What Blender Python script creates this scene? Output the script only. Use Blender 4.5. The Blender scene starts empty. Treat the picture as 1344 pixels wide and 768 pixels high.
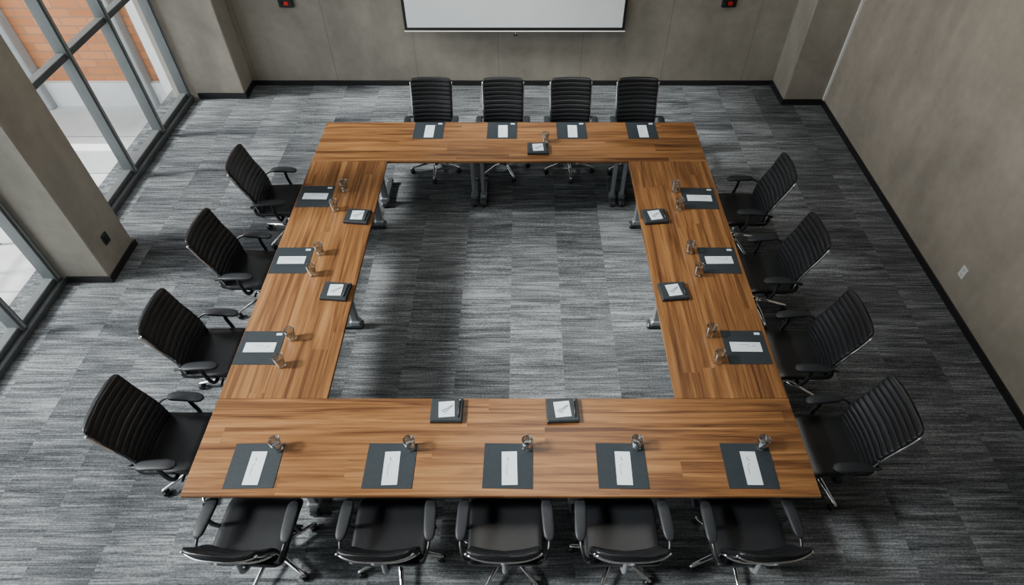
import bpy, math, random
from math import sin, cos, pi, radians, sqrt
from mathutils import Vector, Matrix
random.seed(7)
S = bpy.context.scene
COL = S.collection

# ------------------------------------------------------------ node helper
class NT:
    def __init__(s, name):
        s.m = bpy.data.materials.new(name); s.m.use_nodes = True
        s.t = s.m.node_tree; s.n = s.t.nodes; s.l = s.t.links
        s.b = s.n['Principled BSDF']; s.out = s.n['Material Output']
    def new(s, typ, **k):
        n = s.n.new(typ)
        for a, v in k.items(): setattr(n, a, v)
        return n
    def put(s, sock, v):
        if isinstance(v, bpy.types.NodeSocket): s.l.new(v, sock)
        else: sock.default_value = v
    def math(s, op, a, b=0.0, c=0.0):
        n = s.new('ShaderNodeMath', operation=op)
        s.put(n.inputs[0], a); s.put(n.inputs[1], b); s.put(n.inputs[2], c)
        return n.outputs[0]
    def xyz(s, src='Object'):
        tc = s.new('ShaderNodeTexCoord'); sp = s.new('ShaderNodeSeparateXYZ')
        s.l.new(tc.outputs[src], sp.inputs[0]); return sp.outputs
    def comb(s, x, y, z):
        n = s.new('ShaderNodeCombineXYZ')
        s.put(n.inputs[0], x); s.put(n.inputs[1], y); s.put(n.inputs[2], z); return n.outputs[0]
    def noise(s, vec, scale=5, detail=4, rough=.5, dist=0):
        n = s.new('ShaderNodeTexNoise')
        s.l.new(vec, n.inputs['Vector']); n.inputs['Scale'].default_value = scale
        n.inputs['Detail'].default_value = detail; n.inputs['Roughness'].default_value = rough
        n.inputs['Distortion'].default_value = dist
        return n.outputs['Fac']
    def white(s, vec):
        n = s.new('ShaderNodeTexWhiteNoise', noise_dimensions='3D'); s.l.new(vec, n.inputs['Vector']); return n.outputs['Value']
    def ramp(s, fac, stops):
        n = s.new('ShaderNodeValToRGB'); s.l.new(fac, n.inputs[0]); e = n.color_ramp.elements
        while len(e) < len(stops): e.new(0.5)
        for i, (p, c) in enumerate(stops):
            e[i].position = p; e[i].color = (c[0], c[1], c[2], 1)
        return n.outputs[0]
    def mix(s, f, a, b, mode='MIX'):
        n = s.new('ShaderNodeMix', data_type='RGBA', blend_type=mode)
        s.put(n.inputs[0], f); s.put(n.inputs[6], a); s.put(n.inputs[7], b); return n.outputs[2]
    def bump(s, h, strength=.2, dist=.01):
        n = s.new('ShaderNodeBump'); n.inputs['Strength'].default_value = strength; n.inputs['Distance'].default_value = dist
        s.l.new(h, n.inputs['Height']); s.l.new(n.outputs[0], s.b.inputs['Normal'])
    def col(s, v): s.put(s.b.inputs['Base Color'], v)
    def set(s, **k):
        for a, v in k.items(): s.put(s.b.inputs[a.replace('_', ' ')], v)

def simple(name, c, rough=.5, metal=0, noise=0.0, scale=30, bump=0, spec=.5):
    m = NT(name)
    if noise or bump:
        tc = m.new('ShaderNodeTexCoord')
        f = m.noise(tc.outputs['Object'], scale, 4)
        d = tuple(x * (1 - noise) for x in c); l = tuple(min(1, x * (1 + noise)) for x in c)
        m.col(m.ramp(f, [(.3, d), (.7, l)]))
        if bump: m.bump(f, bump, .003)
    else: m.col((*c, 1))
    m.set(Roughness=rough, Metallic=metal); m.b.inputs['Specular IOR Level'].default_value = spec
    return m.m

def mat_carpet():
    m = NT('carpet_tiles'); x, y, z = m.xyz()
    W = .50
    cell = m.math('FLOOR', m.math('DIVIDE', m.math('ADD', x, .12), W))
    off = m.math('MULTIPLY', m.white(m.comb(cell, 3.0, 1.0)), 1.0)
    yo = m.math('ADD', y, off)
    row = m.math('FLOOR', m.math('DIVIDE', yo, 1.0))
    tile = m.white(m.comb(cell, row, 5.0))
    tz = m.math('MULTIPLY', tile, 37.0)
    bars = m.noise(m.comb(m.math('MULTIPLY', x, 1.6), m.math('MULTIPLY', yo, 22.0), tz), 1.0, 3, .65)
    fine = m.noise(m.comb(m.math('MULTIPLY', x, 2.5), m.math('MULTIPLY', yo, 85.0), tz), 1.0, 2, .6)
    dash = m.noise(m.comb(m.math('MULTIPLY', x, 60.0), m.math('MULTIPLY', yo, 80.0), tz), 1.0, 2, .6)
    patch = m.noise(m.comb(m.math('MULTIPLY', x, .5), m.math('MULTIPLY', yo, 2.2), tz), 1.0, 2, .5)
    v = m.math('ADD', m.math('MULTIPLY', bars, .50), m.math('MULTIPLY', fine, .48))
    v = m.math('ADD', v, m.math('MULTIPLY', dash, .34))
    v = m.math('ADD', v, m.math('MULTIPLY', patch, .28))
    v = m.math('ADD', v, m.math('MULTIPLY', m.math('SUBTRACT', tile, .5), .08))
    c = m.ramp(v, [(.62, (.025, .0275, .030)), (.80, (.090, .097, .103)), (.98, (.240, .258, .268))])
    m.col(c); m.set(Roughness=.95); m.b.inputs['Specular IOR Level'].default_value = .15
    m.bump(v, .3, .006)
    return m.m

def mat_concrete(name, base, axis='X', holes=True, seam=1.2, amp=1.0):
    m = NT(name); x, y, z = m.xyz()
    tc = m.new('ShaderNodeTexCoord'); o = tc.outputs['Object']
    a = x if axis == 'X' else y
    n1 = m.noise(o, .8, 7, .62, .6); n2 = m.noise(o, 9, 8, .65)
    st = m.noise(m.comb(m.math('MULTIPLY', x, 3.0), m.math('MULTIPLY', y, 3.0), m.math('MULTIPLY', z, .6)), 1.0, 5, .6)
    v = m.math('ADD', m.math('MULTIPLY', n1, .6), m.math('ADD', m.math('MULTIPLY', n2, .2), m.math('MULTIPLY', st, .3)))
    c = m.ramp(v, [(.42, tuple(k * (1 - .30 * amp) for k in base)), (.55, base), (.68, tuple(k * (1 + .30 * amp) for k in base))])
    if seam:
        fr = m.math('ABSOLUTE', m.math('SUBTRACT', m.math('FRACT', m.math('DIVIDE', m.math('ADD', a, .35), seam)), .5))
        line = m.math('GREATER_THAN', fr, .5 - .004 / seam)
        c = m.mix(m.math('MULTIPLY', line, .6), c, (*[k * .35 for k in base], 1))
    m.col(c); m.set(Roughness=.75)
    m.bump(v, .25, .01)
    return m.m

def mat_wood(name, along='X'):
    m = NT(name); x, y, z = m.xyz()
    L, A = (x, y) if along == 'X' else (y, x)
    P = .127
    pl = m.math('FLOOR', m.math('DIVIDE', m.math('ADD', A, .03), P))
    r1 = m.white(m.comb(pl, 2.0, 7.0))
    seg = m.math('FLOOR', m.math('DIVIDE', m.math('ADD', L, m.math('MULTIPLY', r1, 3.0)), 2.3))
    r2 = m.white(m.comb(pl, seg, 3.0))
    tz = m.math('MULTIPLY', r2, 23.0)
    g1 = m.noise(m.comb(m.math('MULTIPLY', L, .8), m.math('MULTIPLY', A, 20.0), tz), 1.0, 4, .55, .9)
    g2 = m.noise(m.comb(m.math('MULTIPLY', L, 2.5), m.math('MULTIPLY', A, 120.0), tz), 1.0, 4, .6, .2)
    v = m.math('ADD', m.math('MULTIPLY', g1, .76), m.math('MULTIPLY', g2, .28))
    v = m.math('ADD', v, m.math('MULTIPLY', m.math('SUBTRACT', r2, .5), .07))
    c = m.ramp(v, [(.37, (.058, .022, .008)), (.47, (.122, .052, .0175)), (.57, (.200, .092, .031)), (.75, (.32, .162, .062))])
    fr = m.math('ABSOLUTE', m.math('SUBTRACT', m.math('FRACT', m.math('DIVIDE', m.math('ADD', A, .03), P)), .5))
    line = m.math('GREATER_THAN', fr, .488)
    c = m.mix(m.math('MULTIPLY', line, .4), c, (.045, .018, .007, 1))
    m.col(c); m.set(Roughness=m.math('ADD', m.math('MULTIPLY', g2, .15), .26)); m.b.inputs['Specular IOR Level'].default_value = .4
    m.bump(v, .06, .002)
    return m.m

def mat_brick():
    m = NT('brick_facade'); x, y, z = m.xyz()
    b = m.new('ShaderNodeTexBrick'); m.l.new(m.comb(m.math('ADD', x, y), z, 0.0), b.inputs['Vector'])
    b.inputs['Scale'].default_value = 1.0; b.inputs['Brick Width'].default_value = .5; b.inputs['Row Height'].default_value = .16
    b.inputs['Mortar Size'].default_value = .014
    b.inputs['Color1'].default_value = (.62, .26, .11, 1); b.inputs['Color2'].default_value = (.48, .18, .07, 1)
    b.inputs['Mortar'].default_value = (.34, .19, .12, 1)
    m.col(b.outputs[0]); m.set(Roughness=.85)
    return m.m

def thin_glass(name, tint, k, rough=.02, base=0.0, pw=3.0):
    m = NT(name); m.n.remove(m.b)
    tr = m.new('ShaderNodeBsdfTransparent'); tr.inputs[0].default_value = (*tint, 1)
    gl = m.new('ShaderNodeBsdfGlossy'); gl.inputs['Roughness'].default_value = rough
    fr = m.new('ShaderNodeLayerWeight'); fr.inputs[0].default_value = .5
    p = m.math('POWER', fr.outputs['Facing'], pw)
    mx = m.new('ShaderNodeMixShader'); m.l.new(m.math('ADD', m.math('MULTIPLY', p, k), base), mx.inputs[0])
    m.l.new(tr.outputs[0], mx.inputs[1]); m.l.new(gl.outputs[0], mx.inputs[2]); m.l.new(mx.outputs[0], m.out.inputs[0])
    return m.m
def solid_glass():
    m = NT('thick_glass_base'); m.set(Roughness=.02, IOR=1.3); m.b.inputs['Transmission Weight'].default_value = 1; m.col((.97, .99, .99, 1)); return m.m

M = dict(
 carpet=mat_carpet(), back=mat_concrete('concrete_wall_grey', (.27, .25, .208), 'X', amp=.8),
 right=mat_concrete('plaster_wall_beige', (.33, .288, .235), 'Y', seam=0, amp=.8),
 pillar=mat_concrete('concrete_pillar', (.29, .265, .222), 'X', seam=0, amp=.8),
 ceil=simple('ceiling_paint', (.42, .42, .43), .9, noise=.05),
 woodx=mat_wood('walnut_grain_x', 'X'), woody=mat_wood('walnut_grain_y', 'Y'),
 leather=simple('black_leather', (.0075, .0085, .010), .34, noise=.2, scale=60, bump=.06, spec=.42),
 plastic=simple('black_plastic', (.010, .011, .013), .38, noise=.15, scale=40),
 armpad=simple('grey_black_armpad', (.012, .0145, .0175), .5, noise=.15, scale=40, spec=.35),
 chrome=simple('chrome', (.72, .73, .75), .12, 1, noise=.04, scale=10),
 steel=simple('grey_steel', (.26, .28, .295), .4, .5, noise=.12, scale=10),
 foot=simple('dark_steel', (.07, .078, .085), .4, .5, noise=.12, scale=10),
 trim=simple('black_baseboard', (.012, .012, .013), .5, noise=.2),
 frame=simple('window_frame_grey', (.10, .112, .115), .45, .3, noise=.08, scale=5),
 pad=simple('charcoal_desk_pad', (.017, .024, .029), .65, noise=.15, scale=80, bump=.1, spec=.3),
 box=simple('black_card_box', (.016, .022, .026), .5, noise=.15, scale=60),
 paper=simple('white_card', (.60, .67, .72), .6, noise=.03, scale=20),
 ink=simple('dark_ink', (.03, .035, .04), .6, noise=.1),
 red=simple('red_plastic', (.6, .01, .01), .35, noise=.05),
 white=simple('white_plastic', (.75, .75, .72), .4, noise=.03),
 screen=simple('projection_fabric', (.88, .94, .94), .8, noise=.02, scale=2),
 brick=mat_brick(), paving=simple('pale_paving', (.50, .51, .50), .85, noise=.12, scale=1.5),
 extwhite=simple('white_render', (.70, .71, .70), .7, noise=.06, scale=3),
 extgrey=simple('grey_cladding', (.28, .30, .31), .6, noise=.1, scale=3),
 extglass=simple('dark_facade_glass', (.22, .29, .31), .1, 0, noise=.1, scale=1),
 glass=thin_glass('clear_glass', (.92, .95, .95), 1.1, .10, .16, 1.4), gbase=solid_glass(), wglass=thin_glass('window_glass', (.98, .99, .99), .25),
)

# ------------------------------------------------------------ mesh builder
class B:
    def __init__(s): s.v = []; s.f = []; s.fm = []; s.fs = []; s.mats = []
    def mi(s, mat):
        mt = M[mat]
        if mt not in s.mats: s.mats.append(mt)
        return s.mats.index(mt)
    def add(s, vs, fs, mat, smooth=False):
        o = len(s.v); s.v += [tuple(p) for p in vs]; i = s.mi(mat)
        for f in fs: s.f.append(tuple(o + k for k in f)); s.fm.append(i); s.fs.append(smooth)
    def box(s, c, d, mat, rot=None, bev=0):
        x, y, z = (k / 2 for k in d)
        if bev:
            b = min(bev, x * .9, y * .9, z * .9)
            vs = []
            for zz, k in ((-z, b), (-z + b, 0), (z - b, 0), (z, b)):
                X, Y = x - k, y - k; cb = b
                vs += [(-X + cb, -Y, zz), (X - cb, -Y, zz), (X, -Y + cb, zz), (X, Y - cb, zz), (X - cb, Y, zz), (-X + cb, Y, zz), (-X, Y - cb, zz), (-X, -Y + cb, zz)]
            fs = [tuple(range(7, -1, -1)), tuple(range(24, 32))]
            for r in range(3):
                for k in range(8):
                    a = r * 8 + k; e = r * 8 + (k + 1) % 8
                    fs.append((a, e, e + 8, a + 8))
        else:
            vs = [(-x, -y, -z), (x, -y, -z), (x, y, -z), (-x, y, -z), (-x, -y, z), (x, -y, z), (x, y, z), (-x, y, z)]
            fs = [(3, 2, 1, 0), (4, 5, 6, 7), (0, 1, 5, 4), (1, 2, 6, 5), (2, 3, 7, 6), (3, 0, 4, 7)]
        R = rot if rot is not None else Matrix.Identity(3)
        s.add([R @ Vector(p) + Vector(c) for p in vs], fs, mat)
    def bb(s, x0, x1, y0, y1, z0, z1, mat, bev=0):
        s.box(((x0 + x1) / 2, (y0 + y1) / 2, (z0 + z1) / 2), (abs(x1 - x0), abs(y1 - y0), abs(z1 - z0)), mat, bev=bev)
    def loft(s, loops, mat, smooth=True, cap=True):
        n = len(loops[0]); vs = [p for L in loops for p in L]; fs = []
        for r in range(len(loops) - 1):
            for k in range(n):
                a = r * n + k; e = r * n + (k + 1) % n
                fs.append((a, e, e + n, a + n))
        if cap:
            fs.append(tuple(range(n - 1, -1, -1))); o = (len(loops) - 1) * n; fs.append(tuple(range(o, o + n)))
        s.add(vs, fs, mat, smooth)
    def lathe(s, prof, c, mat, n=24, smooth=True, cap=True):
        s.loft([[(c[0] + r * cos(2 * pi * k / n), c[1] + r * sin(2 * pi * k / n), c[2] + z) for k in range(n)] for r, z in prof], mat, smooth, cap)
    def tube(s, pts, r, mat, n=10, flat=1.0):
        pts = [Vector(p) for p in pts]
        rs = r if isinstance(r, (list, tuple)) else [r] * len(pts)
        loops = []; up = None
        for i, p in enumerate(pts):
            t = (pts[min(i + 1, len(pts) - 1)] - pts[max(i - 1, 0)]).normalized()
            if up is None:
                up = Vector((0, 0, 1)) if abs(t.z) < .9 else Vector((0, 1, 0))
            sd = t.cross(up).normalized(); up = sd.cross(t).normalized()
            loops.append([p + (sd * cos(2 * pi * k / n) + up * sin(2 * pi * k / n) * flat) * rs[i] for k in range(n)])
        s.loft(loops, mat)
    def mesh(s, name):
        me = bpy.data.meshes.new(name); me.from_pydata(s.v, [], s.f)
        for m in s.mats: me.materials.append(m)
        me.polygons.foreach_set('material_index', s.fm); me.polygons.foreach_set('use_smooth', s.fs)
        import bmesh
        bm = bmesh.new(); bm.from_mesh(me); bmesh.ops.recalc_face_normals(bm, faces=bm.faces); bm.to_mesh(me); bm.free()
        me.update(); return me
    def obj(s, name, loc=(0, 0, 0), rz=0):
        return place(s.mesh(name), name, loc, rz)

def place(me, name, loc=(0, 0, 0), rz=0, parent=None):
    o = bpy.data.objects.new(name, me); COL.objects.link(o); o.location = loc; o.rotation_euler = (0, 0, rz)
    if parent: o.parent = parent
    return o
def spline(P, n=8):
    P = [Vector(p) for p in P]; out = []
    Q = [P[0] * 2 - P[1]] + P + [P[-1] * 2 - P[-2]]
    for i in range(1, len(Q) - 2):
        a, b, c, d = Q[i - 1:i + 3]
        for k in range(n):
            t = k / n
            out.append(.5 * ((2 * b) + (c - a) * t + (2 * a - 5 * b + 4 * c - d) * t * t + (3 * b - a - 3 * c + d) * t ** 3))
    out.append(P[-1]); return out

# ------------------------------------------------------------ room shell
XR, XL, YB, YF, ZC, ZW = 4.30, -4.95, 8.48, -2.6, 6.9, 6.5
def shell(name, x0, x1, y0, y1, z0, z1, mat):
    b = B(); b.bb(x0, x1, y0, y1, z0, z1, mat); return b.obj(name)
shell('floor', XL - .25, XR + .2, YF - .2, YB + .2, -.2, 0, 'carpet')
shell('ceiling', XL - .25, XR + .2, YF - .2, YB + .2, ZC, ZC + .2, 'ceil')
shell('wall_back', XL - .25, XR + .2, YB, YB + .2, 0, ZC, 'back')
shell('wall_right', XR, XR + .2, YF, YB, 0, ZC, 'right')
shell('wall_front', XL - .25, XR + .2, YF - .2, YF, 0, ZC, 'back')
shell('wall_left', XL - .15, XL + .05, YF, YB, ZW, ZC, 'pillar')
def column(name, x0, x1, y0, y1):
    b = B(); b.bb(x0, x1, y0, y1, 0, ZC, 'pillar', bev=.012); return b.obj(name)
column('column_back_left', -5.05, -4.02, 8.10, YB)
column('column_back_right', 3.72, XR, 7.93, YB)
column('column_left', -4.98, -4.30, 4.42, 4.98)
b = B(); b.bb(-4.02, 3.72, YB - .018, YB, 0, .075, 'trim'); b.obj('baseboard_back')
b = B(); b.bb(XR - .018, XR, YF, 7.93, 0, .075, 'trim'); b.obj('baseboard_right')
b = B(); b.bb(-4.70, -4.0, 8.082, 8.10, 0, .085, 'trim'); b.bb(-4.02, -4.002, 8.10, YB - .018, 0, .085, 'trim'); b.obj('trim_1')
b = B(); b.bb(3.702, XR - .018, 7.912, 7.93, 0, .085, 'trim'); b.bb(3.702, 3.72, 7.93, YB - .018, 0, .085, 'trim'); b.obj('trim_2')
b = B(); b.bb(-4.75, -4.282, 4.402, 4.42, 0, .075, 'trim'); b.bb(-4.30, -4.282, 4.42, 4.98, 0, .075, 'trim'); b.bb(-4.75, -4.282, 4.98, 4.998, 0, .075, 'trim'); b.obj('trim_3')
b = B(); b.bb(XR - .025, XR, 7.895, 7.93, .08, ZC, 'white'); b.obj('trim_4')

# windows
def window(name, y0, y1, mull, xg=-4.86):
    b = B()
    b.bb(xg - .09, xg + .10, y0, y1, 0, .07, 'frame', bev=.008)
    b.bb(xg - .05, xg + .05, y0, y1, .07, .13, 'frame', bev=.008)
    b.bb(xg - .05, xg + .05, y0, y1, ZW - .08, ZW, 'frame')
    for tz in (1.58, 4.0):
        b.bb(xg - .05, xg + .05, y0, y1, tz - .035, tz + .035, 'frame', bev=.006)
    for my in mull:
        b.bb(xg - .06, xg + .08, my - .035, my + .035, .05, ZW - .04, 'frame', bev=.008)
        b.bb(xg + .07, xg + .085, my - .012, my + .012, .10, ZW - .04, 'extgrey')
    b.bb(xg - .006, xg + .006, y0, y1, .1, ZW - .04, 'wglass')
    return b.obj(name)
window('window_1', 4.99, 8.08, (5.03, 6.22, 7.10, 8.04))
window('window_2', YF, 4.41, (4.37, 3.72, 2.3, .9, -.5))

# ------------------------------------------------------------ exterior
GZ = -1.9
b = B(); b.bb(-40, -5.25, -12, 30, GZ - .3, GZ, 'paving')
for k in range(-4, 14): b.bb(-30, -5.25, k * 2.0, k * 2.0 + .03, GZ, GZ + .004, 'extgrey')
b.obj('terrace_ground')
b = B(); b.bb(-13.5, -6.2, 11.2, 15, GZ, 8, 'brick')
for x in (-11.6, -9.5, -7.4): b.bb(x - .12, x + .12, 10.95, 11.2, GZ, 8, 'extgrey', bev=.02)
b.bb(-13.5, -6.2, 11.1, 11.2, GZ, GZ + .5, 'extwhite')
b.bb(-6.9, -6.1, 10.8, 12, GZ, 8, 'extwhite', bev=.02)
b.obj('brick_building')
b = B(); b.bb(-24, -14.1, 9, 18, GZ, 9, 'extglass')
for i in range(8): b.bb(-14.1, -13.95, 9 + i * .9, 9.12 + i * .9, GZ, 9, 'extwhite')
for i in range(10): b.bb(-24 + i * 1.1, -23.85 + i * 1.1, 8.85, 9, GZ, 9, 'extwhite')
for z in (-.4, 1.2, 2.8, 4.4): b.bb(-24, -13.95, 8.85, 9, z, z + .14, 'extwhite'); b.bb(-14.1, -13.95, 9, 18, z, z + .14, 'extwhite')
b.obj('glazed_building')
b = B()
b.bb(-9.6, -9.4, 4.6, 9.0, GZ, GZ + .5, 'extwhite', bev=.02)
b.bb(-9.4, -7.0, 8.85, 9.05, GZ, GZ + .5, 'extwhite', bev=.02)
b.obj('terrace_parapet')
b = B()
for i in range(7): b.tube([(-8.2, 4.3 + i * .68, GZ), (-8.2, 4.3 + i * .68, GZ + 1.1)], .03, 'extgrey')
for z in (.45, .8, 1.1): b.tube([(-8.2, 4.3, GZ + z), (-8.2, 8.38, GZ + z)], .025, 'extgrey')
b.obj('terrace_railing')

# ------------------------------------------------------------ projector screen
b = B()
b.bb(-1.63, 1.41, 8.395, 8.400, .87, 3.2, 'trim')
b.bb(-1.59, 1.37, 8.391, 8.396, .905, 3.15, 'screen')
b.bb(-1.64, 1.42, 8.385, 8.41, .845, .855, 'white', bev=.004)
b.bb(-1.70, 1.48, 8.34, 8.47, 3.15, 3.30, 'white', bev=.02)
b.tube([(-.10, 8.40, .845), (-.10, 8.40, .80)], .004, 'white'); b.bb(-.125, -.075, 8.392, 8.408, .785, .80, 'trim')
b.obj('projector_screen')
for x in (-3.20, 2.79):
    b = B(); b.box((0, -.02, 0), (.20, .038, .12), 'plastic', bev=.01); b.box((0.01, -.045, .0), (.06, .012, .05), 'red', bev=.004)
    b.lathe([(.02, 0), (.02, .02)], (-.06, -.045, -.01), 'plastic', 12)
    b.obj('fire_alarm_call_point', (x, YB, 1.21))
b = B(); b.box((-.005, 0, 0), (.010, .085, .125), 'white', bev=.003)
for z in (-.03, .03):
    b.box((-.011, 0, z), (.004, .035, .03), 'white', bev=.001); b.box((-.0135, -.007, z), (.001, .004, .012), 'ink'); b.box((-.0135, .007, z), (.001, .004, .012), 'ink')
b.obj('wall_outlet', (XR, 4.17, .39))
b = B(); b.box((.008, 0, 0), (.016, .09, .12), 'plastic', bev=.004); b.box((.018, 0, 0), (.006, .05, .06), 'trim', bev=.002)
b.obj('wall_socket_black', (-4.30, 4.66, .39))

# ------------------------------------------------------------ conference table
TX0, TX1, IX0, IX1 = -2.275, 1.985, -1.46, 1.142
TY0, IY0, IY1, TY1 = 1.74, 2.50, 5.495, 6.26
b = B()
def top(x0, x1, y0, y1, mat):
    b.bb(x0, x1, y0, y1, .722, .75, mat, bev=.003)
    b.bb(x0 + .03, x1 - .03, y0 + .03, y1 - .03, .70, .722, 'foot')
top(TX0, TX1, TY0, IY0, 'woodx'); top(TX0, TX1, IY1, TY1, 'woodx')
top(TX0, IX0, IY0 + .002, IY1 - .002, 'woody'); top(IX1, TX1, IY0 + .002, IY1 - .002, 'woody')
def tleg(f0, f1, c, col=(.07, .05)):
    """foot bar from f0 to f1, column at c"""
    f0 = Vector((*f0, 0)); f1 = Vector((*f1, 0)); ax = abs(f1.x - f0.x) > abs(f1.y - f0.y); mid = (f0 + f1) / 2; L = (f1 - f0).length
    w = (L, .075) if ax else (.075, L)
    b.box((mid.x, mid.y, .048), (w[0], w[1], .036), 'foot', bev=.01)
    for p in (f0, f1):
        q = p + (mid - p).normalized() * .035
        b.lathe([(.03, 0), (.03, .031)], q, 'plastic', 14); b.box((q.x, q.y, .07), (.07, .07, .02), 'foot', bev=.008)
    b.box((c[0], c[1], .38), (col[0], col[1], .64), 'steel', bev=.01)
    b.box((c[0], c[1], .09), (col[0] + .03, col[1] + .03, .06), 'steel', bev=.01)
    b.box((mid.x, mid.y, .69), (w[0] * .8, w[1] * .8, .03), 'foot', bev=.006)
for y in (2.72, 3.80, 5.27):
    tleg((-2.08, y), (-1.55, y), (-1.62, y)); tleg((1.21, y), (1.76, y), (1.29, y))
for x in (-.57, -.46, 1.06, 1.17): tleg((x, 5.62), (x, 6.12), (x, 5.74), (.045, .06))
tleg((-1.62, 5.60), (-1.62, 6.1), (-1.62, 5.68)); tleg((-1.60, 1.90), (-1.60, 2.4), (-1.60, 1.99)); tleg((.40, 1.92), (.40, 2.4), (.40, 2.02)); tleg((1.35, 1.95), (1.35, 2.4), (1.35, 2.05))
b.bb(-.49, 1.06, 5.93, 5.96, .48, .66, 'foot'); b.bb(-1.60, 1.35, 2.2, 2.23, .50, .66, 'foot')
b.obj('conference_table')

# ------------------------------------------------------------ office chair
def sgnp(v, p): return math.copysign(abs(v) ** p, v)
def chair_upper(lean=.165, zt_=1.04, curv=.030, w0=.232, w1=.242):
    def prof(t):
        return -.205 - lean * t ** 1.2 + .022 * sin(pi * min(1, t * 1.6)), .475 + (zt_ - .475) * t
    b = B(); loops = []; NV = 168; NP = 40; NR = 12
    for i in range(NV + 1):
        t = i / NV; y, z = prof(t)
        w = w0 + (w1 - w0) * t
        e = .055
        if t > 1 - e: w -= .032 * (1 - sqrt(max(0, 1 - ((t - 1 + e) / e) ** 2)))
        if t < e: w -= .03 * (1 - sqrt(max(0, 1 - ((e - t) / e) ** 2)))
        ph = (NR * t) % 1.0
        k = sqrt(max(0, sin(pi * ph)))
        th = .012 + .010 * k
        if t > .985 or t < .015: th = .012
        L = []
        for j in range(NP):
            a = 2 * pi * j / NP; xx = w * sgnp(cos(a), .30); yy = th * sgnp(sin(a), .6)
            L.append((xx, y + yy + curv * (xx / .23) ** 2, z))
        loops.append(L)
    b.loft(loops, 'leather')
    loops = []
    for i in range(41):
        t = i / 40; y = -.245 + .50 * t
        zt = .455 - .045 * max(0, (t - .72) / .28) ** 2 + .035 * max(0, (.16 - t) / .16) ** 2
        w = .256
        if t > .85: w -= .04 * (1 - sqrt(max(0, 1 - ((t - .85) / .15) ** 2)))
        if t < .1: w -= .03 * (1 - sqrt(max(0, 1 - ((.1 - t) / .1) ** 2)))
        th = .034 * sqrt(max(.05, 1 - max(0, (t - .93) / .07) ** 2)) * (1 if t > .03 else .7)
        L = []
        for j in range(NP):
            a = 2 * pi * j / NP; xx = w * sgnp(cos(a), .4)
            L.append((xx, y, zt + th * sgnp(sin(a), .55) + .014 * (xx / .24) ** 2))
        loops.append(L)
    b.loft(loops, 'leather')
    for sx in (-1, 1):
        P = [(sx * .205, .16, .405), (sx * .215, 0, .405), (sx * .222, -.17, .415)]
        P += [(sx * (w0 + .004 + (w1 - w0) * t), prof(t)[0] + curv * .5, prof(t)[1]) for t in (.1, .3, .5, .7, .92)]
        b.tube(spline(P, 6), .009, 'chrome', 8)
        A = spline([(sx * .17, .03, .405), (sx * .255, .03, .41), (sx * .288, .02, .45), (sx * .292, .0, .55), (sx * .29, .0, .635)], 6)
        b.tube(A, .016, 'plastic', 10)
        b.tube(spline([(sx * .29, -.12, .645), (sx * .285, -.18, .63), (sx * .262, -.235, .59), (sx * .232, -.232, .56)], 5), .011, 'plastic', 8)
        loops = []
        for i in range(21):
            t = i / 20; y = -.15 + .29 * t; r = sqrt(max(0.02, 1 - abs(2 * t - 1) ** 5)); w = .038 * r * (1 + .12 * t)
            loops.append([(sx * (.29 - .015 * t) + w * sgnp(cos(2 * pi * j / 20), .6), y, .655 + .008 * sin(t * pi) - .018 * max(0, t - .8) + .016 * r * sgnp(sin(2 * pi * j / 20), .6)) for j in range(20)])
        b.loft(loops, 'armpad')
    for t, r, g in ((.30, .013, .045), (.88, .009, .024)):
        y, z = prof(t); w = w0 + .004 + (w1 - w0) * t
        b.tube([(w * u, y - g + (curv * .5 + g) * abs(u) ** 3, z) for u in [k / 8 - 1 for k in range(17)]], r, 'chrome', 8)
    b.tube(spline([(0, -.08, .39), (0, -.2, .395), (0, -.275, .47), (0, prof(.3)[0] - .045, prof(.3)[1]), (0, prof(.6)[0] - .035, prof(.6)[1]), (0, prof(.88)[0] - .026, prof(.88)[1])], 6), .018, 'steel', 10)
    b.box((0, -.02, .395), (.20, .26, .045), 'plastic', bev=.012)
    b.box((0, .03, .405), (.42, .05, .018), 'steel', bev=.005)
    b.tube([(.08, .06, .39), (.26, .07, .385)], .006, 'chrome', 8); b.tube([(.22, .07, .386), (.275, .07, .385)], .010, 'plastic', 8)
    return b.mesh('seat_back_arms')
def chair_base():
    b = B()
    b.lathe([(.026, .10), (.026, .26), (.015, .262), (.015, .39)], (0, 0, 0), 'chrome', 16)
    b.lathe([(.030, .075), (.045, .08), (.045, .115), (.030, .135)], (0, 0, 0), 'chrome', 20)
    for k in range(5):
        a = 2 * pi * k / 5 + .3; d = Vector((cos(a), sin(a), 0))
        b.tube([d * .03 + Vector((0, 0, .108)), d * .15 + Vector((0, 0, .100)), d * .30 + Vector((0, 0, .078)), d * .325 + Vector((0, 0, .074))], [.024, .019, .014, .010], 'chrome', 10, flat=.7)
        c = d * .315; n = Vector((-d.y, d.x, 0))
        b.tube([c + Vector((0, 0, .045)), c + Vector((0, 0, .08))], .007, 'steel', 8)
        for s_ in (-1, 1):
            q = c - d * .012 + Vector((0, 0, .028))
            b.tube([q + n * s_ * .006, q + n * s_ * .010, q + n * s_ * .022, q + n * s_ * .026], [.023, .028, .028, .022], 'plastic', 16)
        b.tube([c - d * .012 + n * .024 + Vector((0, 0, .046)), c - d * .012 - n * .024 + Vector((0, 0, .046))], .013, 'plastic', 8)
    return b.mesh('swivel_base')
UP = chair_upper(); UPN = chair_upper(.135, .90, .045, .225, .225); BS = chair_base()
def chair(x, y, rz, up=UP, br=0):
    e = bpy.data.objects.new('office_chair', None); COL.objects.link(e); e.location = (x, y, 0); e.rotation_euler = (0, 0, rz); e.empty_display_size = .2
    place(up, 'seat_back_arms', parent=e); place(BS, 'swivel_base', rz=br, parent=e)
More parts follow.
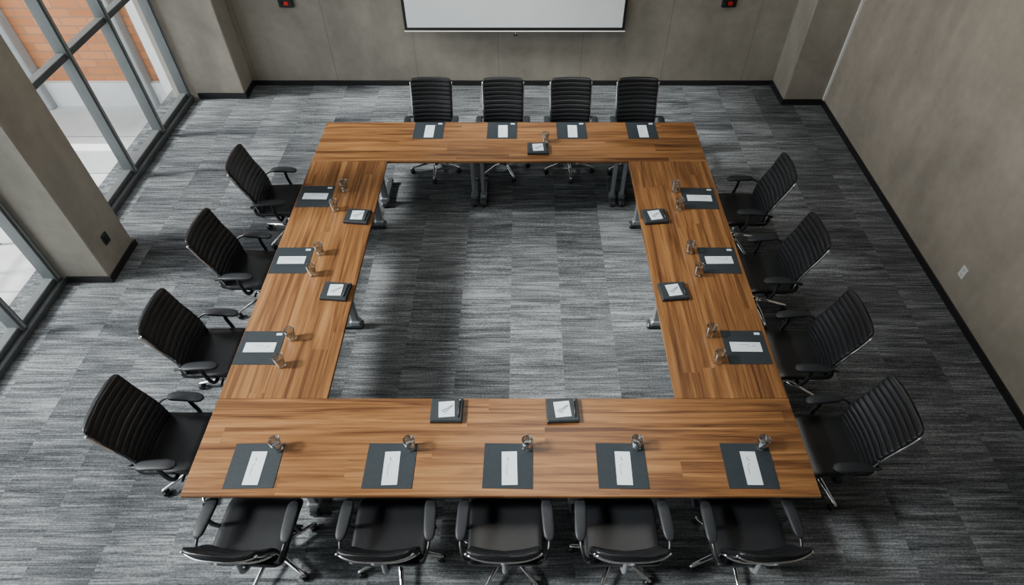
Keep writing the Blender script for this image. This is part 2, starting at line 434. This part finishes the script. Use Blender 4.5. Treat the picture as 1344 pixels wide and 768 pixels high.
for y, dr in ((5.18, 2), (4.13, -2), (3.14, 1), (2.29, 0)): chair(-2.58, y, radians(-90 + dr), br=random.random() * 1.2)
for y, dr in ((5.03, -2), (4.08, 1), (3.12, 0), (2.27, 2)): chair(2.31, y, radians(90 + dr), br=random.random() * 1.2)
for x in (-1.09, -.235, .575, 1.37): chair(x, 6.40, pi, br=random.random())
for x, dr in ((-1.82, -3), (-.895, 0), (-.115, 0), (.665, 0), (1.51, 3)): chair(x, 1.63, radians(dr), UPN, random.random())

# ------------------------------------------------------------ things on the table
TZ = .75
def pad_mesh():
    b = B(); b.box((0, 0, .002), (.34, .335, .004), 'pad', bev=.001)
    b.box((.12, .135, .0043), (.045, .022, .0006), 'paper'); return b.mesh('desk_pad')
def card_mesh(w, h):
    b = B(); b.box((0, 0, .0006), (w, h, .0012), 'paper')
    L, s = (h, 'Y') if h > w else (w, 'X')
    def mark(u, v, du, dv):
        if s == 'Y': b.box((v, u, .0014), (dv, du, .0004), 'ink')
        else: b.box((u, -v, .0014), (du, dv, .0004), 'ink')
    mark(L * .30, -.012, .012, .006); mark(L * .24, -.006, .006, .012); mark(L * .12, -.008, .010, .004); mark(L * .06, -.02, .02, .003); mark(-L * .1, -.02, .05, .003)
    return b.mesh('name_card')
PAD = pad_mesh(); CV = card_mesh(.105, .245); CH = card_mesh(.245, .095)
pads = [(-1.843, 1.96, 'v'), (-.911, 1.96, 'v'), (-.10, 1.96, 'v'), (.681, 1.96, 'v'), (1.555, 1.96, 'v'),
        (-2.095, 4.89, 'h'), (-2.10, 3.97, 'h'), (-2.10, 2.975, 'h'), (1.78, 4.86, 'h'), (1.785, 3.97, 'h'), (1.785, 2.98, 'h'),
        (-1.073, 6.085, 'v'), (-.235, 6.085, 'v'), (.558, 6.085, 'v'), (1.361, 6.085, 'v')]
for x, y, k in pads:
    place(PAD, 'desk_pad', (x, y, TZ), radians(random.uniform(-1, 1)))
    place(CV if k == 'v' else CH, 'name_card', (x + (.01 if k == 'v' else 0), y - .02 * (k == 'v'), TZ + .0047), radians(random.uniform(-2, 2)))
def tray():
    b = B(); b.box((0, 0, .016), (.235, .195, .032), 'box', bev=.004); b.box((0, 0, .034), (.225, .185, .006), 'box', bev=.002)
    b.box((.0, .0, .0378), (.115, .13, .0014), 'paper', rot=Matrix.Rotation(.08, 3, 'Z'))
    for k in range(5):
        a = -.5 + k * .22
        b.box((-.02 + .014 * k, -.02 + .012 * k, .0388), (.045 - .004 * k, .006, .0006), 'ink', rot=Matrix.Rotation(a, 3, 'Z'))
    b.tube([(.088, -.07, .043), (.094, .07, .043)], .0055, 'plastic', 8); b.tube([(.094, .07, .043), (.0945, .08, .043)], .003, 'chrome', 8)
    return b.mesh('stationery_box')
TR = tray()
for x, y, r in ((-.555, 2.385, 0), (.29, 2.385, 2), (-1.605, 4.56, -6), (-1.612, 3.57, -5), (1.285, 4.56, 6), (1.30, 3.57, 5), (.168, 5.70, 0)):
    place(TR, 'stationery_box', (x, y, TZ), radians(r))
def tumbler():
    b = B()
    b.lathe([(.0315, .010), (.042, .114), (.0405, .1175), (.0385, .114), (.0295, .014)], (0, 0, 0), 'glass', 32, cap=False)
    b.lathe([(.002, 0), (.028, 0), (.0312, .005), (.0322, .018), (.030, .021), (.002, .0205)], (0, 0, 0), 'gbase', 32)
    return b.mesh('drinking_glass')
GL = tumbler()
for i, (x, y) in enumerate(((-1.709, 2.085), (-.785, 2.09), (.032, 2.09), (.79, 2.095), (1.666, 2.095), (-1.816, 4.99), (-1.85, 4.68), (-1.857, 4.06), (-1.864, 3.79), (-1.863, 3.067), (-1.879, 2.80),
             (1.548, 4.98), (1.54, 4.70), (1.532, 4.08), (1.552, 3.79), (1.515, 3.10), (1.53, 2.84), (.254, 5.86))):
    place(GL, 'drinking_glass', (x, y, TZ + (.005 if i < 5 else .0003)))

# ------------------------------------------------------------ lights
W = bpy.data.worlds.new('World'); S.world = W; W.use_nodes = True
bg = W.node_tree.nodes['Background']; bg.inputs[0].default_value = (.90, .95, 1, 1); bg.inputs[1].default_value = 2.9
sl = bpy.data.lights.new('sun', 'SUN'); sl.energy = 9.5; sl.angle = radians(10); sl.color = (1, .98, .95)
so = bpy.data.objects.new('sun', sl); COL.objects.link(so); so.rotation_euler = Vector((-.75, -.10, .65)).to_track_quat('Z', 'Y').to_euler(); so.location = (-10, -2, 12)
def area(name, loc, tgt, sx, sy, e, c=(1, 1, 1)):
    l = bpy.data.lights.new(name, 'AREA'); l.shape = 'RECTANGLE'; l.size = sx; l.size_y = sy; l.energy = e; l.color = c
    o = bpy.data.objects.new(name, l); COL.objects.link(o); o.location = loc
    d = (Vector(tgt) - Vector(loc)).normalized()
    z = -d; x = Vector((0, 1, 0)).cross(z).normalized(); y = z.cross(x)
    o.rotation_euler = Matrix((x, y, z)).transposed().to_euler(); return o
area('overhead_fill', (0.5, 5.2, 6.8), (0.5, 5.2, 0), 3.0, 3.5, 150, (1, .95, .88))  # unseen soft fill added under the ceiling to brighten the whole room

# ------------------------------------------------------------ camera
cd = bpy.data.cameras.new('camera'); cam = bpy.data.objects.new('camera', cd); COL.objects.link(cam)
cam.location = (0, 0, 4.65); cam.rotation_euler = (radians(90 - 47.5), 0, 0)
cd.sensor_width = 36; cd.lens = 802 / 1344 * 36; cd.shift_x = -14 / 1344; cd.clip_end = 200
S.camera = cam
